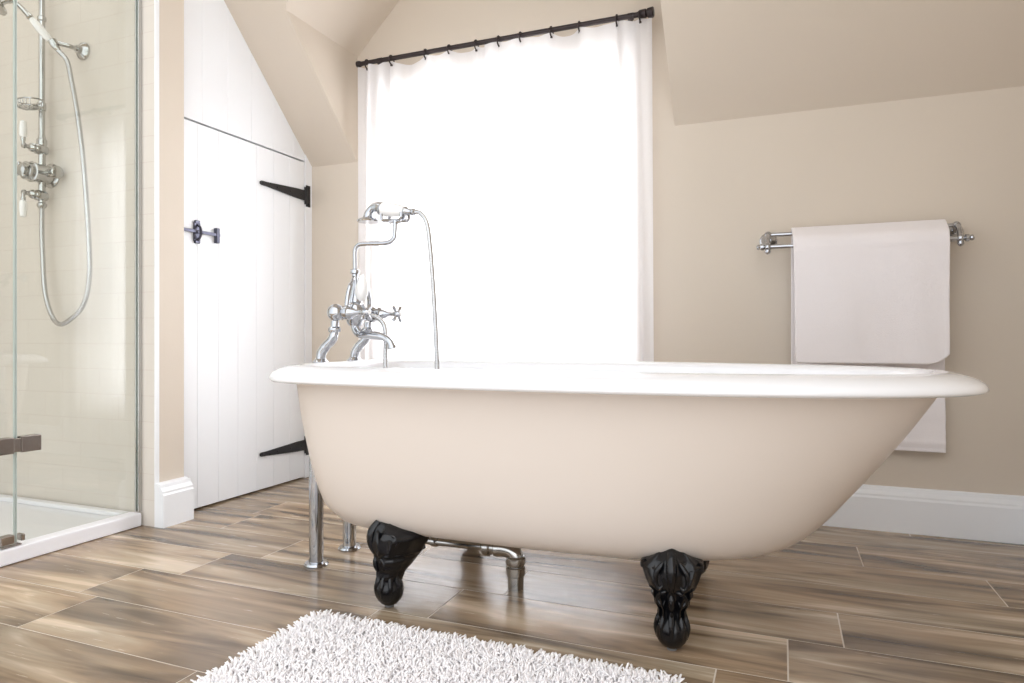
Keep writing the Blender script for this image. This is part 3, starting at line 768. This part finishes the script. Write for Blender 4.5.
# wire soap basket clipped on the riser
zc = 2.305
sb = empty('soap_basket', (RXs, RY, 2.27), 'wire soap basket clipped on the shower riser pipe', 'soap basket')
bm = nb(); cx, cy = RXs+.005, 2.475
def oval(z, a, b2, r, n=28):
    tube(bm, [(cx+a*math.cos(2*PI*i/n), cy+b2*math.sin(2*PI*i/n), z) for i in range(n+1)], r, 8, False)
oval(zc, .080, .050, .0045); oval(zc-.034, .066, .040, .0035)
for i in range(-3, 4):
    x = cx+i*.019; h_ = .050*math.sqrt(max(.05, 1-(i*.019/.080)**2))
    tube(bm, smoothpath([(x, cy-h_, zc), (x, cy-h_*.8, zc-.034), (x, cy+h_*.8, zc-.034), (x, cy+h_, zc)], 4), .0028, 6)
P('wire_basket', bm, SC, sb)
bm = nb(); tube(bm, [(RXs, RY, zc-.03), (RXs, RY, zc+.012)], .0215, 16); P('clamp', bm, SC, sb)

# wall hook with hand shower
hb = empty('handset_holder', (-3.60, 2.6, 2.58), 'round chrome wall bracket holding the hand shower', 'bracket')
bm = nb(); lathe(bm, (-3.60, 2.6, 2.585), (0,-1,0), [(0, .048), (.012, .048), (.02, .040), (.028, .026), (.045, .022)], 24); P('wall_plate', bm, SC, hb)
bm = nb(); tube(bm, smoothpath([(-3.60, 2.56, 2.585), (-3.605, 2.52, 2.585), (-3.64, 2.475, 2.59)], 5), .012, 10)
lathe(bm, (-3.642, 2.47, 2.575), (-.2, -.35, .62), [(0, .021), (.03, .021)], 14); P('holder_arm', bm, SC, hb)
h2 = empty('hand_shower', (-3.70, 2.40, 2.64), 'white-handled hand shower hanging from the wall bracket in the shower', 'shower handset')
A, B = V((-3.640, 2.47, 2.565)), V((-3.722, 2.36, 2.725))
ax = (B-A)
Ln = ax.length
bm = nb(); lathe(bm, A, ax, [(-.02, .012), (0, .017), (.02, .018), (.035, .013), (.045, .013)], 16); P('collar', bm, SC, h2)
bm = nb(); lathe(bm, A+ax*(.80), ax, [(0, .014), (.01, .018), (.02, .014), (.06, .012)], 16); P('collar', bm, SC, h2)
bm = nb(); lathe(bm, A+ax*.2, ax, [(0, .014), (.02, .020), (.07, .022), (.11, .018), (Ln*.6, .013)], 18); o = P('handle', bm, M['porcelain'], h2); o['label'] = 'white porcelain handle'
bm = nb(); E2 = A+ax*1.03
tube(bm, smoothpath([E2, E2+V((-.02, -.03, .03)), E2+V((-.035, -.06, .03)), E2+V((-.05, -.09, .005))], 5), [.012]*8+[.016]*8, 12)
lathe(bm, E2+V((-.05, -.09, .01)), (-.15, -.35, -.6), [(0, .02), (.015, .045), (.025, .055), (.035, .055), (.037, .05)], 24); P('head', bm, SC, h2)
bm = nb(); tube(bm, smoothpath([(-3.636, 2.478, 2.55), (-3.60, 2.50, 2.50), (-3.565, 2.50, 2.40), (-3.51, 2.50, 2.18), (-3.462, 2.50, 1.89), (-3.425, 2.50, 1.50), (-3.425, 2.50, 1.30), (-3.47, 2.50, 1.17), (-3.56, 2.50, 1.10), (-3.67, 2.51, 1.07), (-3.77, 2.53, 1.13), (-3.835, 2.54, 1.26), (-3.86, 2.545, 1.45), (RXs, 2.545, 1.60), (RXs, 2.545, 1.73)], 8), .0125, 12)
P('hose', bm, M['hose'], h2)

# ------------------------------------------------------------------ shaggy bath mat
mt = empty('bath_mat', (-.9, 1.6, 0), 'white shaggy bath mat on the wood-effect floor in front of the bath', 'bath mat')
MX0, MX1, MY0, MY1 = -1.505, -.27, 1.17, 1.936
bm = nb(); box(bm, (MX0+.01, MY0+.01, .001), (MX1-.01, MY1-.01, .014)); obj('backing', bm, M['towel'], mt, bevel=.006)
verts, faces, rv = [], [], []
RR = random.Random(11)
step = .0085
def strand(x, y, edge):
    h = RR.uniform(.028, .042); lean = RR.uniform(0, .034) if not edge else RR.uniform(.01, .035)
    a = RR.uniform(0, 2*PI)
    if edge is not False and edge is not None and edge is not True:
        a = edge+RR.uniform(-1, 1)
    dx, dy = math.cos(a), math.sin(a); r = RR.uniform(.0034, .0046); bend = RR.uniform(-.4, .6)
    c0 = V((x, y, .012)); c1 = c0+V((dx*lean*.35, dy*lean*.35, h*.6)); c2 = c0+V((dx*lean+bend*.01*dy, dy*lean-bend*.01*dx, h*(1 if not edge else .75)))
    base = len(verts); v = RR.random()
    for c, rr_ in ((c0, r*.8), (c1, r), (c2, r*.85)):
        for k in range(4):
            b_ = PI/2*k+a; verts.append(((c.x+math.cos(b_)*rr_)*U, (c.y+math.sin(b_)*rr_)*U, c.z*U)); rv.append(v)
    tipp = c2+(c2-c1).normalized()*r*.8
    verts.append((tipp.x*U, tipp.y*U, tipp.z*U)); rv.append(v)
    for lv_ in range(2):
        for k in range(4):
            j = (k+1) % 4; faces.append((base+lv_*4+k, base+lv_*4+j, base+lv_*4+4+j, base+lv_*4+4+k))
    for k in range(4): faces.append((base+8+k, base+8+(k+1) % 4, base+12))
x = MX0
while x < MX1:
    y = MY0
    while y < MY1:
        px, py = x+RR.uniform(-.5, .5)*step, y+RR.uniform(-.5, .5)*step
        ed = None
        if y > MY1-.015: ed = PI/2
        elif x < MX0+.015: ed = PI
        elif y < MY0+.015: ed = -PI/2
        elif x > MX1-.015: ed = .001
        strand(px, py, ed)
        y += step
    x += step
me = bpy.data.meshes.new('pile'); me.from_pydata(verts, [], faces); me.update()
me.transform(Matrix.Translation(-WLOC[mt.name]))
me.materials.append(M['yarn'])
for p in me.polygons: p.use_smooth = True
po = bpy.data.objects.new('pile', me); C.objects.link(po); po.parent = mt; po['kind'] = 'stuff'
add_attr(po, rv)

# ------------------------------------------------------------------ light
w = bpy.data.worlds.new('World'); bpy.context.scene.world = w; w.use_nodes = True; nt = w.node_tree; nt.nodes.clear()
out = N(nt, 'ShaderNodeOutputWorld'); bg = N(nt, 'ShaderNodeBackground')
tc = N(nt, 'ShaderNodeTexCoord'); sx = N(nt, 'ShaderNodeSeparateXYZ'); nt.links.new(tc.outputs['Generated'], sx.inputs[0])
mr = N(nt, 'ShaderNodeMapRange'); mr.inputs['From Min'].default_value = -.15; mr.inputs['From Max'].default_value = .25; mr.inputs['To Min'].default_value = 1.0; mr.inputs['To Max'].default_value = 5.2
mr2 = N(nt, 'ShaderNodeMapRange'); mr2.inputs['From Min'].default_value = -1; mr2.inputs['From Max'].default_value = 1; mr2.inputs['To Min'].default_value = .75; mr2.inputs['To Max'].default_value = 1.65
ml = N(nt, 'ShaderNodeMath', operation='MULTIPLY')
nt.links.new(sx.outputs['Y'], mr.inputs['Value']); nt.links.new(sx.outputs['X'], mr2.inputs['Value'])
nt.links.new(mr.outputs[0], ml.inputs[0]); nt.links.new(mr2.outputs[0], ml.inputs[1]); nt.links.new(ml.outputs[0], bg.inputs['Strength'])
bg.inputs[0].default_value = (.955, .985, 1.02, 1)
nt.links.new(bg.outputs[0], out.inputs[0])

# ------------------------------------------------------------------ camera
cd = bpy.data.cameras.new('Camera'); cam = bpy.data.objects.new('Camera', cd); C.objects.link(cam)
cam.location = (0, 0, U); cam.rotation_euler = (PI/2, 0, math.radians(21.8))
cd.sensor_width = 36; cd.lens = 675/1024*36; cd.shift_y = -4.5/1024; cd.clip_start = .02
sc_ = bpy.context.scene; sc_.camera = cam
sc_.view_settings.view_transform = 'Standard'; sc_.view_settings.look = 'None'; sc_.view_settings.gamma = 1
sc_.view_settings.use_curve_mapping = False
sc_.view_settings.exposure = .74
